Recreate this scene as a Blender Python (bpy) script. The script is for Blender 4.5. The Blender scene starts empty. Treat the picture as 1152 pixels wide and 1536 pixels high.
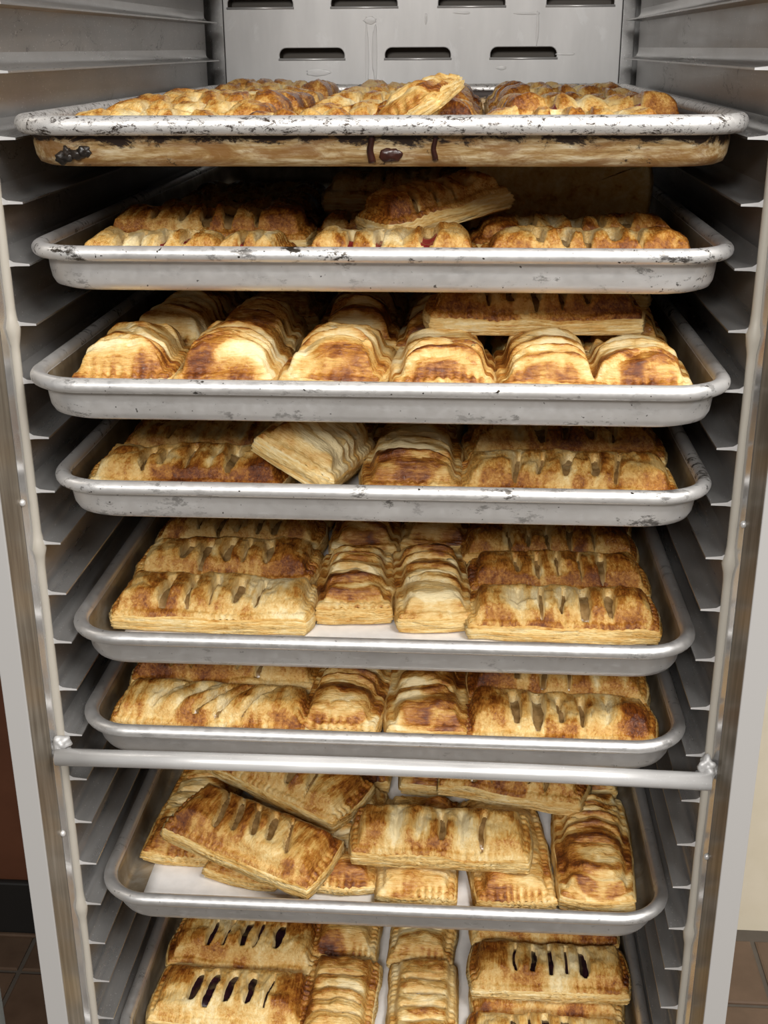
import bpy, math, random
import numpy as np
from mathutils import Vector, Matrix, Euler

C = bpy.context.scene.collection
S = bpy.context.scene
PI = math.pi
R = math.radians

# ------------------------------------------------------------------ camera
cam_d = bpy.data.cameras.new('camera')
cam = bpy.data.objects.new('camera', cam_d)
C.objects.link(cam)
cam.location = (0.0584418, -0.7529288, 0.0120857)
yaw, pitch, roll = 0.0711570, -0.3697618, 0.0056118
cam.matrix_world = (Matrix.Translation(cam.location) @ Matrix.Rotation(yaw, 4, 'Z') @ Matrix.Rotation(pitch, 4, 'X')
                    @ Matrix.Rotation(roll, 4, 'Y') @ Matrix.Rotation(PI / 2, 4, 'X'))
cam_d.sensor_fit = 'VERTICAL'
cam_d.sensor_height = 36.0
cam_d.lens = 1798.303 * 36.0 / 1536.0
cam_d.clip_start = 0.02
S.camera = cam

# ------------------------------------------------------------------ world, lights, exposure
w = bpy.data.worlds.new('world')
S.world = w
w.use_nodes = True
w.node_tree.nodes['Background'].inputs[0].default_value = (1.0, 0.97, 0.93, 1)
w.node_tree.nodes['Background'].inputs[1].default_value = 0.11

def area(name, loc, target, sx, sy, power, col=(1, 0.975, 0.94)):
    d = bpy.data.lights.new(name, 'AREA')
    d.shape = 'RECTANGLE'; d.size = sx; d.size_y = sy; d.energy = power; d.color = col
    o = bpy.data.objects.new(name, d); C.objects.link(o)
    o.location = loc
    o.rotation_euler = (Vector(target) - Vector(loc)).to_track_quat('-Z', 'Y').to_euler()
    return o

area('ceiling_light', (0.85, -1.05, 1.25), (0.75, -1.0, 0), 1.2, 0.5, 53)
area('ceiling_light', (-0.2, -3.1, 1.3), (-0.2, -2.0, 0), 1.2, 0.6, 84)
area('ceiling_light', (2.0, -2.0, 1.25), (1.9, -1.8, 0), 1.2, 0.6, 24)

S.view_settings.view_transform = 'Standard'
S.view_settings.look = 'None'
S.view_settings.exposure = 0.0
S.view_settings.gamma = 1.0
S.view_settings.use_curve_mapping = False

# ------------------------------------------------------------------ materials
def lin(r, g, b):
    f = lambda c: c / 12.92 if c <= 0.04045 else ((c + 0.055) / 1.055) ** 2.4
    return (f(r / 255), f(g / 255), f(b / 255), 1)

class NT:
    def __init__(s, name):
        s.m = bpy.data.materials.new(name); s.m.use_nodes = True
        s.t = s.m.node_tree; s.p = s.t.nodes['Principled BSDF']
    def n(s, typ, **kw):
        nd = s.t.nodes.new(typ)
        for k, v in kw.items():
            if k.startswith('i_'):
                key = k[2:]
                nd.inputs[int(key) if key.isdigit() else key.replace('_', ' ')].default_value = v
            else: setattr(nd, k, v)
        return nd
    def l(s, a, b): s.t.links.new(a, b)
    def coord(s, scale=(1, 1, 1)):
        tc = s.n('ShaderNodeTexCoord'); mp = s.n('ShaderNodeMapping')
        mp.inputs['Scale'].default_value = scale
        oi = s.n('ShaderNodeObjectInfo'); ml = s.n('ShaderNodeVectorMath', operation='SCALE'); ml.inputs[0].default_value = (3.7, 5.3, 2.9)
        ad = s.n('ShaderNodeVectorMath', operation='ADD')          # every object its own stretch of the pattern
        s.l(oi.outputs['Random'], ml.inputs['Scale']); s.l(tc.outputs['Object'], ad.inputs[0]); s.l(ml.outputs[0], ad.inputs[1])
        s.l(ad.outputs[0], mp.inputs[0]); return mp.outputs[0]
    def noise(s, vec, scale, detail=4, rough=.6, dist=0):
        nd = s.n('ShaderNodeTexNoise', i_Scale=scale, i_Detail=detail, i_Roughness=rough, i_Distortion=dist)
        s.l(vec, nd.inputs['Vector']); return nd.outputs['Fac']
    def ramp(s, fac, stops, interp='LINEAR'):
        nd = s.n('ShaderNodeValToRGB'); nd.color_ramp.interpolation = interp
        el = nd.color_ramp.elements
        while len(el) < len(stops): el.new(0.5)
        for e, (p, c) in zip(el, stops):
            e.position = p; e.color = c if len(c) == 4 else (*c, 1)
        s.l(fac, nd.inputs[0]); return nd.outputs[0]
    def mix(s, fac, a, b, mode='MIX'):
        nd = s.n('ShaderNodeMix', data_type='RGBA', blend_type=mode)
        for sock, v in ((nd.inputs[0], fac), (nd.inputs[6], a), (nd.inputs[7], b)):
            if hasattr(v, 'is_linked'): s.l(v, sock)
            elif isinstance(v, (int, float)): sock.default_value = v
            else: sock.default_value = v
        return nd.outputs[2]
    def math(s, op, a, b=0.0, clamp=False):
        nd = s.n('ShaderNodeMath', operation=op, use_clamp=clamp)
        for sock, v in ((nd.inputs[0], a), (nd.inputs[1], b)):
            if hasattr(v, 'is_linked'): s.l(v, sock)
            else: sock.default_value = v
        return nd.outputs[0]
    def bump(s, h, strength=.3, dist=.001):
        nd = s.n('ShaderNodeBump', i_Strength=strength, i_Distance=dist)
        s.l(h, nd.inputs['Height']); s.l(nd.outputs[0], s.p.inputs['Normal'])
    def set(s, **kw):
        for k, v in kw.items():
            sock = s.p.inputs[k.replace('_', ' ')]
            if hasattr(v, 'is_linked'): s.l(v, sock)
            else: sock.default_value = v
        return s.m

G = lambda v, t=1.0: (v, v * t, v * t * t, 1)

def mat_plain(name, col, rough=.5, metal=0.0):
    m = NT(name); return m.set(Base_Color=col, Roughness=rough, Metallic=metal)

def mat_panel(name, v=.56, rough=.36, scale=(1, .12, 1), speck=True, metal=.6, scratch=False):
    m = NT(name)
    c = m.coord(scale)
    st = m.noise(c, 60, 5, .65)
    st2 = m.noise(m.coord((1, 1, 1)), 9, 4, .6, .4)
    col = m.ramp(st, [(.3, G(v * .82, .985)), (.7, G(v * 1.1, .99))])
    col = m.mix(m.ramp(st2, [(.35, G(.75)), (.65, G(1.05))]), (0, 0, 0, 1), col, 'MULTIPLY') if False else \
          m.mix(.7, col, m.ramp(st2, [(.35, G(.72, .99)), (.68, G(1.0))]), 'MULTIPLY')
    if speck:
        sp = m.noise(m.coord((1, .6, 1)), 700, 2, .5)
        col = m.mix(m.ramp(sp, [(.66, G(0)), (.74, G(.6))]), col, G(.85))
    sc = m.math('ABSOLUTE', m.math('SUBTRACT', m.noise(m.coord((1, .45, 1)), 34, 4, .65, .8), .5))
    where = m.ramp(m.noise(m.coord((1, .7, 1)), 15, 2, .5), [(.55, G(0)), (.62, G(1))])
    col = m.mix(m.math('MULTIPLY', m.ramp(sc, [(.004, G(.65 if scratch else 0)), (.009, G(0))]), where), col, G(.09, .98))      # scratches
    rg = m.ramp(st, [(.25, G(rough * .75)), (.75, G(rough * 1.3))])
    m.bump(st, .12, .0006)
    return m.set(Base_Color=col, Roughness=rg, Metallic=metal)

def mat_back(name):
    m = NT(name)
    c = m.coord((1, 1, .2))
    st = m.noise(c, 30, 4, .6)
    col = m.ramp(st, [(.3, G(.62, .985)), (.7, G(.74, .985))])
    smear = m.noise(m.coord((1, 1, .55)), 26, 5, .6, 1.2)
    col = m.mix(m.ramp(smear, [(.60, G(0)), (.66, G(.35))]), col, G(.86))
    return m.set(Base_Color=col, Roughness=m.ramp(smear, [(.4, G(.36)), (.7, G(.5))]), Metallic=.2)

def mat_pan(name, v=.62, wear=.5, metal=.66):
    m = NT(name)
    c = m.coord((1, 1, 1))
    fine = m.noise(c, 160, 5, .7)
    big = m.noise(c, 14, 4, .6)
    st = m.noise(m.coord((.25, 1, 1)), 220, 3, .6)
    col = m.ramp(big, [(.3, G(v * .88, .98)), (.7, G(v * 1.1, .985))])
    col = m.mix(m.ramp(st, [(.62, G(0)), (.72, G(.35))]), col, G(.9))
    sc = m.noise(m.coord((.5, 1, 1)), 90, 6, .75)
    msk = m.math('MULTIPLY', m.ramp(sc, [(.60 - .05 * wear, G(0)), (.66 - .05 * wear, G(1))]), m.ramp(big, [(.42, G(.1)), (.62, G(wear))]))
    col = m.mix(msk, col, (.055, .045, .035, 1))
    dots = m.noise(c, 330, 1, .4)
    col = m.mix(m.ramp(dots, [(.74, G(0)), (.78, G(wear))]), col, (.03, .022, .015, 1))
    m.bump(fine, .15, .0006)
    return m.set(Base_Color=col, Roughness=m.ramp(fine, [(.3, G(.33)), (.7, G(.54))]), Metallic=metal)

def mat_burnt(name, rim=False):
    m = NT(name)
    c = m.coord((.35, 1, 1))
    a = m.noise(c, 70, 7, .72, .6)
    b = m.noise(m.coord((.12, 1, 1)), 320, 5, .7)
    d = m.noise(m.coord((1, 1, 1)), 38, 6, .75, .3)
    if rim:
        col = m.ramp(b, [(.3, G(.62, .97)), (.7, G(.85, .98))])
        fl = m.noise(m.coord((.55, 1, 1)), 260, 7, .85, .5)
        msk = m.math('MULTIPLY', m.ramp(fl, [(.535, G(0)), (.57, G(1))]), m.ramp(d, [(.34, G(.35)), (.50, G(1))]))
        col = m.mix(msk, col, (.045, .03, .02, 1))
        m.bump(fl, .3, .0006)
        return m.set(Base_Color=col, Roughness=.45, Metallic=.55)
    base = m.ramp(b, [(.30, (.20, .10, .03)), (.44, (.40, .25, .095)), (.58, (.60, .47, .28)), (.75, (.74, .66, .50))])
    base = m.mix(m.ramp(a, [(.46, G(0)), (.58, G(.8))]), base, (.24, .105, .024, 1))
    xyz = m.n('ShaderNodeSeparateXYZ'); tc = m.n('ShaderNodeTexCoord'); m.l(tc.outputs['Object'], xyz.inputs[0])
    top = m.math('MULTIPLY', m.math('ADD', xyz.outputs['Z'], .0085), 26.0)          # crust thickest just under the rim
    f2 = m.math('ADD', m.noise(m.coord((.5, 1, 1)), 75, 7, .75, .5), top)
    base = m.mix(m.ramp(f2, [(.62, G(0)), (.70, G(1))]), base, (.022, .010, .005, 1))
    f3 = m.noise(m.coord((.7, 1, 1)), 52, 7, .78, .4)
    base = m.mix(m.ramp(f3, [(.60, G(0)), (.64, G(.95))]), base, (.030, .012, .006, 1))
    m.bump(d, .5, .001)
    return m.set(Base_Color=base, Roughness=.5, Metallic=.25)

def mat_pastry(name, side=False):
    m = NT(name)
    at = m.n('ShaderNodeAttribute', attribute_name='bake')
    c = m.coord()
    n1 = m.noise(c, 130, 6, .7, .6)
    n2 = m.noise(m.coord((.12, .12, 1) if side else (1, .16, 1)), 900 if side else 620, 4, .65, .3)
    n3 = m.noise(m.coord((.3, .3, 1) if side else (1, .5, 1)), 60, 5, .7, 1.0)
    f = m.math('ADD', at.outputs['Fac'], m.math('MULTIPLY', m.math('SUBTRACT', n1, .5), .50))
    f = m.math('ADD', f, m.math('MULTIPLY', m.math('SUBTRACT', n2, .5), .75 if side else .62))
    f = m.math('ADD', f, m.math('MULTIPLY', m.math('SUBTRACT', n3, .5), .62))
    col = m.ramp(f, [(.0, lin(245, 225, 176)), (.20, lin(234, 202, 136)), (.42, lin(214, 167, 90)), (.60, lin(178, 117, 46)),
                     (.77, lin(124, 66, 22)), (.95, lin(72, 33, 13))])
    hb = m.math('ADD', m.math('MULTIPLY', n1, .7), n2)
    m.bump(hb, .8, .0017)
    return m.set(Base_Color=col, Roughness=m.ramp(f, [(.1, G(.46)), (.6, G(.22))]), Specular_IOR_Level=.3 if side else .6)

def mat_filling(name, c1, c2, rough=.22):
    m = NT(name); c = m.coord()
    n = m.noise(c, 120, 4, .6)
    m.bump(n, .5, .001)
    return m.set(Base_Color=m.ramp(n, [(.35, c1), (.65, c2)]), Roughness=rough)

def mat_paper(name):
    m = NT(name); c = m.coord()
    n = m.noise(c, 60, 5, .6)
    m.bump(n, .15, .0005)
    return m.set(Base_Color=m.ramp(n, [(.3, G(.70, .99)), (.7, G(.84, .99))]), Roughness=.7)

def mat_tile(name, c1, c2, rough=.4):
    m = NT(name); n = m.noise(m.coord(), 12, 5, .65)
    m.bump(n, .1, .001)
    return m.set(Base_Color=m.ramp(n, [(.3, c1), (.7, c2)]), Roughness=rough)

def mat_streaky(name):
    m = NT(name)
    st = m.noise(m.coord((1, 1, .04)), 260, 5, .65)
    return m.set(Base_Color=m.ramp(st, [(.3, (.15, .122, .09)), (.5, (.22, .185, .142)), (.72, (.31, .275, .225))]), Roughness=.34, Metallic=.35)

def mat_patina(name):
    m = NT(name)
    a = m.noise(m.coord(), 22, 5, .65, .6); b = m.noise(m.coord(), 170, 4, .7)
    col = m.ramp(a, [(.32, (.16, .115, .068)), (.55, (.30, .25, .18)), (.72, (.44, .41, .36))])
    col = m.mix(m.ramp(b, [(.66, G(0)), (.72, G(.7))]), col, (.02, .014, .008, 1))
    return m.set(Base_Color=col, Roughness=.38, Metallic=.55)

M = {
 'patina': mat_patina('browned_pan_inside'),
 'panel': mat_panel('side_panel_aluminium', .46, .36, metal=.8, scratch=True),
 'ledge': mat_panel('ledge_aluminium', .52, .30, metal=.75),
 'back': mat_back('back_panel_aluminium'),
 'strip': mat_panel('polished_aluminium', .62, .24, (1, 1, .1), False, .75),
 'return': mat_streaky('frame_return_painted_reflection'),  # brown tone painted in for the dark surroundings this metal reflects
 'face': mat_plain('satin_grey_frame', G(.50, .975), .5, .25),
 'bead': mat_plain('beige_sealant', (.46, .425, .365, 1), .45, .1),
 'bright': mat_panel('bright_rod_aluminium', .80, .34, (.1, 1, 1), True, .45),
 'drip_white': mat_plain('dried_white_splash', G(.80, .985), .4),
 'weld': mat_plain('matte_weld_aluminium', G(.50, .99), .5, .3),
 'dark': mat_plain('painted_gap_shade', (.075, .062, .048, 1), .6),  # dark colour stands in for shade inside the slots and behind the panel
 'pan': mat_pan('sheet_pan_aluminium', .68, .35, .8),
 'pan_worn': mat_pan('worn_sheet_pan_aluminium', .80, .8),
 'rim': mat_pan('sheet_pan_rim_aluminium', .72, .45, .82),
 'rim_worn': mat_pan('worn_rim_aluminium', .80, 1.1),
 'burnt': mat_burnt('burnt_pan_wall'),
 'burnt_rim': mat_burnt('flaked_pan_rim', True),
 'char': mat_filling('black_char', (.006, .005, .004), (.03, .02, .014), .35),
 'drip': mat_filling('dark_red_drip', (.020, .005, .003), (.05, .012, .006), .3),
 'pastry': mat_pastry('baked_puff_pastry'),
 'layers': mat_pastry('flaky_pastry_layers', True),
 'apple': mat_filling('apple_filling', (.16, .085, .025), (.34, .22, .095)),
 'berry': mat_filling('red_berry_filling', (.16, .012, .012), (.32, .05, .04)),
 'dark_berry': mat_filling('dark_berry_filling', (.006, .003, .005), (.028, .008, .014)),
 'paper': mat_paper('parchment'),
 'tile': mat_tile('brown_quarry_tile', (.095, .058, .036), (.15, .094, .060)),
 'grout': mat_tile('grey_grout', (.085, .070, .055), (.12, .10, .08), .8),
 'brown_wall': mat_tile('red_brown_wall', (.105, .036, .016), (.135, .048, .022), .5),
 'black_base': mat_plain('black_cove_base', (.012, .011, .010, 1), .5),
 'cream': mat_tile('cream_wall_paint', (.74, .66, .50), (.80, .72, .57), .6),
 'white': mat_plain('white_enamel', (.78, .82, .78, 1), .4),
 'rubber': mat_plain('black_rubber', G(.02), .6),
}

# ------------------------------------------------------------------ helpers
def link(name, me, mat, parent=None):
    o = bpy.data.objects.new(name, me)
    C.objects.link(o)
    if mat is not None: me.materials.append(mat)
    if parent is not None: o.parent = parent
    return o

def mesh_from(name, verts, faces, smooth=True):
    me = bpy.data.meshes.new(name)
    me.from_pydata([tuple(v) for v in verts], [], [tuple(f) for f in faces])
    me.update()
    if smooth: me.polygons.foreach_set('use_smooth', [True] * len(me.polygons))
    return me

def fast_mesh(name, V, Q, bake=None):
    me = bpy.data.meshes.new(name)
    V = np.asarray(V, np.float32); Q = np.asarray(Q, np.int32)
    me.vertices.add(len(V)); me.vertices.foreach_set('co', V.ravel())
    me.loops.add(Q.size); me.loops.foreach_set('vertex_index', Q.ravel())
    me.polygons.add(len(Q))
    me.polygons.foreach_set('loop_start', np.arange(0, Q.size, Q.shape[1], dtype=np.int32))
    me.polygons.foreach_set('use_smooth', np.ones(len(Q), bool))
    if bake is not None:
        a = me.attributes.new('bake', 'FLOAT', 'POINT')
        a.data.foreach_set('value', np.asarray(bake, np.float32))
    me.update(calc_edges=True); me.validate()
    return me

def boxes(name, bs, mat, parent=None, bevel=0.0):
    V, F = [], []
    for (x0, x1, y0, y1, z0, z1) in bs:
        k = len(V)
        V += [(x0, y0, z0), (x1, y0, z0), (x1, y1, z0), (x0, y1, z0), (x0, y0, z1), (x1, y0, z1), (x1, y1, z1), (x0, y1, z1)]
        F += [[k + i for i in f] for f in ((3, 2, 1, 0), (4, 5, 6, 7), (0, 1, 5, 4), (1, 2, 6, 5), (2, 3, 7, 6), (3, 0, 4, 7))]
    o = link(name, mesh_from(name, V, F, False), mat, parent)
    if bevel:
        b = o.modifiers.new('bevel', 'BEVEL'); b.width = bevel; b.segments = 2
    return o

def extrude_profile(name, pts, axis, a0, a1, mat, parent=None, closed=True, smooth=False):
    """pts: (p,q) profile; axis 'y' -> (x,z) swept in y ; axis 'z' -> (x,y) swept in z."""
    n = len(pts); V = []
    for a in (a0, a1):
        for p, q in pts: V.append((p, a, q) if axis == 'y' else (p, q, a))
    F = [(i, (i + 1) % n, n + (i + 1) % n, n + i) for i in range(n if closed else n - 1)]
    if closed: F += [tuple(range(n))[::-1], tuple(range(n, 2 * n))]
    me = mesh_from(name, V, F, smooth)
    o = link(name, me, mat, parent)
    fix_normals(me)
    return o

def fix_normals(me):
    import bmesh
    bm = bmesh.new(); bm.from_mesh(me)
    bmesh.ops.recalc_face_normals(bm, faces=bm.faces[:]); bm.to_mesh(me); bm.free()

def tube(name, pts, r, mat, parent=None, seg=14, radii=None):
    P = [Vector(p) for p in pts]; V, F = [], []
    for i, p in enumerate(P):
        t = (P[min(i + 1, len(P) - 1)] - P[max(i - 1, 0)]).normalized()
        a = t.orthogonal().normalized() if abs(t.z) > .9 else t.cross(Vector((0, 0, 1))).normalized()
        b = t.cross(a)
        rr = radii[i] if radii else r
        V += [p + (a * math.cos(2 * PI * k / seg) + b * math.sin(2 * PI * k / seg)) * rr for k in range(seg)]
    for i in range(len(P) - 1):
        for k in range(seg):
            F.append((i * seg + k, i * seg + (k + 1) % seg, (i + 1) * seg + (k + 1) % seg, (i + 1) * seg + k))
    F += [tuple(range(seg))[::-1], tuple(range((len(P) - 1) * seg, len(P) * seg))]
    me = mesh_from(name, V, F); fix_normals(me)
    return link(name, me, mat, parent)

def blob(name, loc, rad, mat, parent=None, seed=0, rough=.15, sub=3):
    import bmesh
    bm = bmesh.new(); bmesh.ops.create_icosphere(bm, subdivisions=sub, radius=1)
    rng = random.Random(seed); ph = [rng.uniform(0, 6) for _ in range(6)]
    for v in bm.verts:
        c = v.co
        k = 1 + rough * (math.sin(3.1 * c.x + ph[0]) * math.sin(2.7 * c.y + ph[1]) + .6 * math.sin(6.3 * c.z + ph[2]) * math.sin(5.1 * c.x + ph[3]))
        v.co = Vector((loc[0] + c.x * rad[0] * k, loc[1] + c.y * rad[1] * k, loc[2] + c.z * rad[2] * k))
    me = bpy.data.meshes.new(name); bm.to_mesh(me); bm.free()
    me.polygons.foreach_set('use_smooth', [True] * len(me.polygons))
    return link(name, me, mat, parent)

def empty(name, loc=(0, 0, 0)):
    o = bpy.data.objects.new(name, None); C.objects.link(o); o.location = loc; o.empty_display_size = .05
    return o

def tag(o, label, cat, group=None, kind=None):
    o['label'] = label; o['category'] = cat
    if group: o['group'] = group
    if kind: o['kind'] = kind
    return o

# ------------------------------------------------------------------ the setting
FZ = -1.40
def structure(o, label=None):
    o['kind'] = 'structure'
    if label: o['label'] = label
    return o

floor = structure(boxes('floor', [(-2.2, 2.2, -3.2, 1.0, FZ - .05, FZ - .004)], M['grout']), 'brown quarry tile floor with grey grout lines')
TP, GX, GY = .152, -.656, .766
tile_me = None
def tile_mesh():
    h = TP / 2 - .004; b = .003
    V = [(-h, -h, -.006), (h, -h, -.006), (h, h, -.006), (-h, h, -.006), (-h + b, -h + b, 0), (h - b, -h + b, 0), (h - b, h - b, 0), (-h + b, h - b, 0)]
    V = V[:4] + [(x, y, -.0015) for x, y, _ in V[:4]] + V[4:]
    F = [(3, 2, 1, 0), (8, 9, 10, 11)]
    for a in (0, 4):
        F += [(a + i, a + (i + 1) % 4, a + 4 + (i + 1) % 4, a + 4 + i) for i in range(4)]
    return mesh_from('tile', V, F, False)
tile_me = tile_mesh(); tile_me.materials.append(M['tile'])
nt = 0
for i in range(-4, 11):
    for j in range(-5, 2):
        x, y = GX + (i + .5) * TP, GY + (j + .5) * TP
        if y > .93: continue
        if -.14 < x < .14: continue                     # under the rack, out of sight
        o = bpy.data.objects.new('tile', tile_me); C.objects.link(o); o.parent = floor
        o.location = (x, y, FZ); o.rotation_euler = (random.Random(nt).uniform(-.003, .003), 0, 0); nt += 1

structure(boxes('wall_left', [(-2.2, 0, .862, .95, FZ - .004, 1.3)], M['brown_wall']), 'red-brown painted wall left of the rack')
structure(boxes('baseboard_left', [(-2.2, 0, .85, .862, FZ, FZ + .108)], M['black_base'], None, .004), 'black cove base under the red-brown wall')
structure(boxes('highlight_strip_1', [(-2.2, 0, .843, .85, FZ, FZ + .006)], M['tile'], None, .002), 'thin brown strip standing in for a highlight along the foot of the black base')  # added strip, paints the highlight on the edge of the base
structure(boxes('wall_right', [(.0, 2.2, .945, 1.0, FZ - .004, 1.3)], M['cream']), 'cream painted wall right of the rack')

wc = empty('white_post', (-.380, .08, FZ))
tag(wc, 'white square post standing on the brown tiles left of the rack', 'post')
boxes('shaft', [(-.019, .019, -.019, .019, .006, 1.2)], M['white'], wc, .003)
boxes('foot_plate', [(-.032, .032, -.032, .032, 0, .006)], M['white'], wc, .001)

# ------------------------------------------------------------------ the rack
PITCH = .0386046
XT, XW = .2215, .237            # ledge tip, wall face
KMIN, KMAX = -9, 24
rack = empty('sheet_pan_rack', (0, .35, FZ))
tag(rack, 'tall open aluminium bakery rack with slotted back and ledges holding pastry pans', 'rack')
def rp(o):      # hang a piece, built in world coordinates, on the rack
    o.parent = rack; o.location = (0, -.35, -FZ)
    return o
ZT, ZB = .40, -1.24
PZ = KMAX * -PITCH - .03

prof = [(0, .0105), (.0006, .0070), (.0014, .0045), (.0028, .0025), (.0050, .0011), (.0090, .0006), (.0155, 0), (.0155, -.0013), (.006, -.0015), (0, -.0022)]
for s in (-1, 1):
    side = rp(boxes('side_panel', [(s * XW, s * (XW + .002), 0, .655, ZB + .02, ZT)] if s > 0 else [(s * (XW + .002), s * XW, 0, .655, ZB + .02, ZT)], M['panel']))
    led = extrude_profile('ledge', [(s * (XW - d), z) for d, z in prof], 'y', 0.001, .648, M['ledge'], side, smooth=False)
    me = led.data
    me.polygons.foreach_set('use_smooth', [len(p.vertices) == 4 for p in me.polygons]); 
    me.set_sharp_from_angle(angle=R(35))
    me.materials.append(M['bright'])  # paler end faces stand in for light caught on the cut metal
    for p in me.polygons:
        if len(p.vertices) > 4: p.material_index = 1
    led.location = (0, 0, -KMIN * PITCH)
    for k in range(KMIN + 1, KMAX + 1):
        o = led.copy(); C.objects.link(o); o.parent = side; o.location = (0, 0, -k * PITCH)
    # polished strip beside the sealant bead, return and face of the frame
    def strip(name, a, b, th, mat):
        (x0, y0), (x1, y1) = a, b
        d = Vector((x1 - x0, y1 - y0)).normalized(); nrm = Vector((-d.y, d.x))
        if nrm.x < 0: nrm = -nrm
        nrm *= th
        pts = [(x0, y0), (x1, y1), (x1 + nrm.x, y1 + nrm.y), (x0 + nrm.x, y0 + nrm.y)]
        return rp(extrude_profile(name, [(s * x, y) for x, y in pts], 'z', ZB, ZT, mat))
    strip('polished_strip', (.2372, .0035), (.2428, -.0068), .0025, M['strip'])
    strip('frame_return', (.2431, -.0068), (.2478, -.0295), .0025, M['return'])
    rp(boxes('frame_face', [(.2476, .2642, -.030, -.0275, ZB, ZT)] if s > 0 else [(-.2642, -.2476, -.030, -.0275, ZB, ZT)], M['face'], None, .0006))
    rp(boxes('outer_side', [(.262, .2645, -.027, .73, ZB, ZT + .01)] if s > 0 else [(-.2645, -.262, -.027, .73, ZB, ZT + .01)], M['panel']))
    # sealant bead with lumps
    zs = np.linspace(ZB + .02, ZT, 260)
    rg = np.random.default_rng(5 + s)
    wob = np.convolve(rg.normal(0, 1, 260), np.ones(7) / 7, 'same')
    pts, rad = [], []
    for z, wv in zip(zs, wob):
        r_ = .0030 + .00035 * wv
        for k in (0, 4, 8, 16, 20):
            dz = z - (-k * PITCH - .004)
            r_ += .0024 * math.exp(-(dz / .006) ** 2)
        pts.append((s * (.2375 + .0003 * wv), .0015, z)); rad.append(r_)
    rp(tube('sealant_bead', pts, .003, M['bead'], None, 12, rad))
    for z in ((-.2765, -.5465) if s < 0 else (-.2815, -.545)):
        rv = rp(blob('rivet', (s * .2420, -.0068, z), (.0022, .0022, .0026), M['bright'], None, 1, .0, 2))
    # weld where the bar meets the bead
    for q, (dx, dz) in enumerate(((0, 0), (-.002, .006), (-.004, -.004))):
        rp(blob('weld', (s * (.2368 + dx), -.006, -.473 + dz), (.0062, .0052, .0060), M['weld'], None, q + 3 * s, .32))

bar = rp(tube('cross_bar', [(-.2375, -.0125, -.4745), (-.12, -.0125, -.4738), (0, -.0125, -.4735), (.12, -.0125, -.4745), (.2375, -.0125, -.4765)], .0064, M['bright'], None, 20))
rp(boxes('top_panel', [(-.262, .262, -.027, .73, ZT, ZT + .01)], M['panel']))
rp(boxes('bottom_panel', [(-.262, .262, -.027, .73, ZB, ZB + .02)], M['panel']))
rp(boxes('outer_back', [(-.262, .262, .715, .725, ZB + .02, ZT)], M['dark']))
for s in (-1, 1):
    rp(boxes('corner_post', [(.2213, .2345, .680, .684, ZB + .02, ZT)] if s > 0 else [(-.2345, -.2213, .680, .684, ZB + .02, ZT)], M['panel']))
    rp(boxes('corner_gap', [(.2345, .262, .690, .694, ZB + .02, ZT)] if s > 0 else [(-.262, -.2345, .690, .694, ZB + .02, ZT)], M['panel']))
    rp(boxes('corner_web', [(.2395, .262, .640, .644, ZB + .02, ZT)] if s > 0 else [(-.262, -.2395, .640, .644, ZB + .02, ZT)], M['panel']))
    for y in (.06, .62):
        cst = rp(tube('caster', [(s * .2, y, FZ + .055), (s * .2, y, ZB)], .018, M['bright'], None))
        wl = tube('wheel', [(s * .2 - .014, y, FZ + .05), (s * .2 + .014, y, FZ + .05)], .05, M['rubber'], cst, 24)

# slotted back panel: a filled 2D curve with D-shaped holes, turned to stand up
def slot_back():
    cu = bpy.data.curves.new('back_panel_curve', 'CURVE'); cu.dimensions = '2D'; cu.fill_mode = 'BOTH'
    cu.extrude = .0008; cu.bevel_depth = .0009; cu.bevel_resolution = 2
    def poly(pts):
        sp = cu.splines.new('POLY'); sp.points.add(len(pts) - 1)
        for p, (x, y) in zip(sp.points, pts): p.co = (x, y, 0, 1)
        sp.use_cyclic_u = True
    poly([(-.2195, ZB + .02), (.2195, ZB + .02), (.2195, ZT), (-.2195, ZT)])
    sl = []
    for r in range(-3, 7):
        z = .0062 + r * .0535
        for cx in ((-.122, -.003, .1145) if r % 2 == 0 else (-.1785, -.0625, .056, .1745)):
            sl.append((cx, z))
            a, h, rr = .0375, .0064, .0085
            pts = [(cx - a, z - h), (cx + a, z - h)]
            for i in range(7):
                t = PI / 2 * i / 6
                pts.append((cx + a - rr + rr * math.cos(t), z + h - rr + rr * math.sin(t)))
            for i in range(7):
                t = PI / 2 + PI / 2 * i / 6
                pts.append((cx - a + rr + rr * math.cos(t), z + h - rr + rr * math.sin(t)))
            poly(pts)
    ob = bpy.data.objects.new('tmp', cu); C.objects.link(ob)
    dg = bpy.context.evaluated_depsgraph_get(); dg.update()
    me = bpy.data.meshes.new_from_object(ob.evaluated_get(dg))
    bpy.data.objects.remove(ob)
    me.name = 'back_panel'
    me.transform(Matrix.Translation((0, .6815, 0)) @ Matrix.Rotation(PI / 2, 4, 'X'))
    me.materials.clear()
    return me, sl
bme, slots = slot_back()
back = rp(link('back_panel', bme, M['back']))
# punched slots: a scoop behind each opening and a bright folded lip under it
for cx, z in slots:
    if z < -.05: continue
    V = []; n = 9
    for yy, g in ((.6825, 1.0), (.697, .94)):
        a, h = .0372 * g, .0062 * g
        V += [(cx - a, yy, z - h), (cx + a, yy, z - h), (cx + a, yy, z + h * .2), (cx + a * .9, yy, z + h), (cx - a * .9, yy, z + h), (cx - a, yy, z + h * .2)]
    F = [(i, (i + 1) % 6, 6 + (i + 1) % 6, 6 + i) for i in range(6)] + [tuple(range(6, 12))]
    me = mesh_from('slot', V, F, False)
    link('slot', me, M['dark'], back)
    tube('slot_lip', [(cx - .0378, .6795, z - .0064), (cx + .0378, .6795, z - .0064)], .0013, M['bright'], back, 8)

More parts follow.
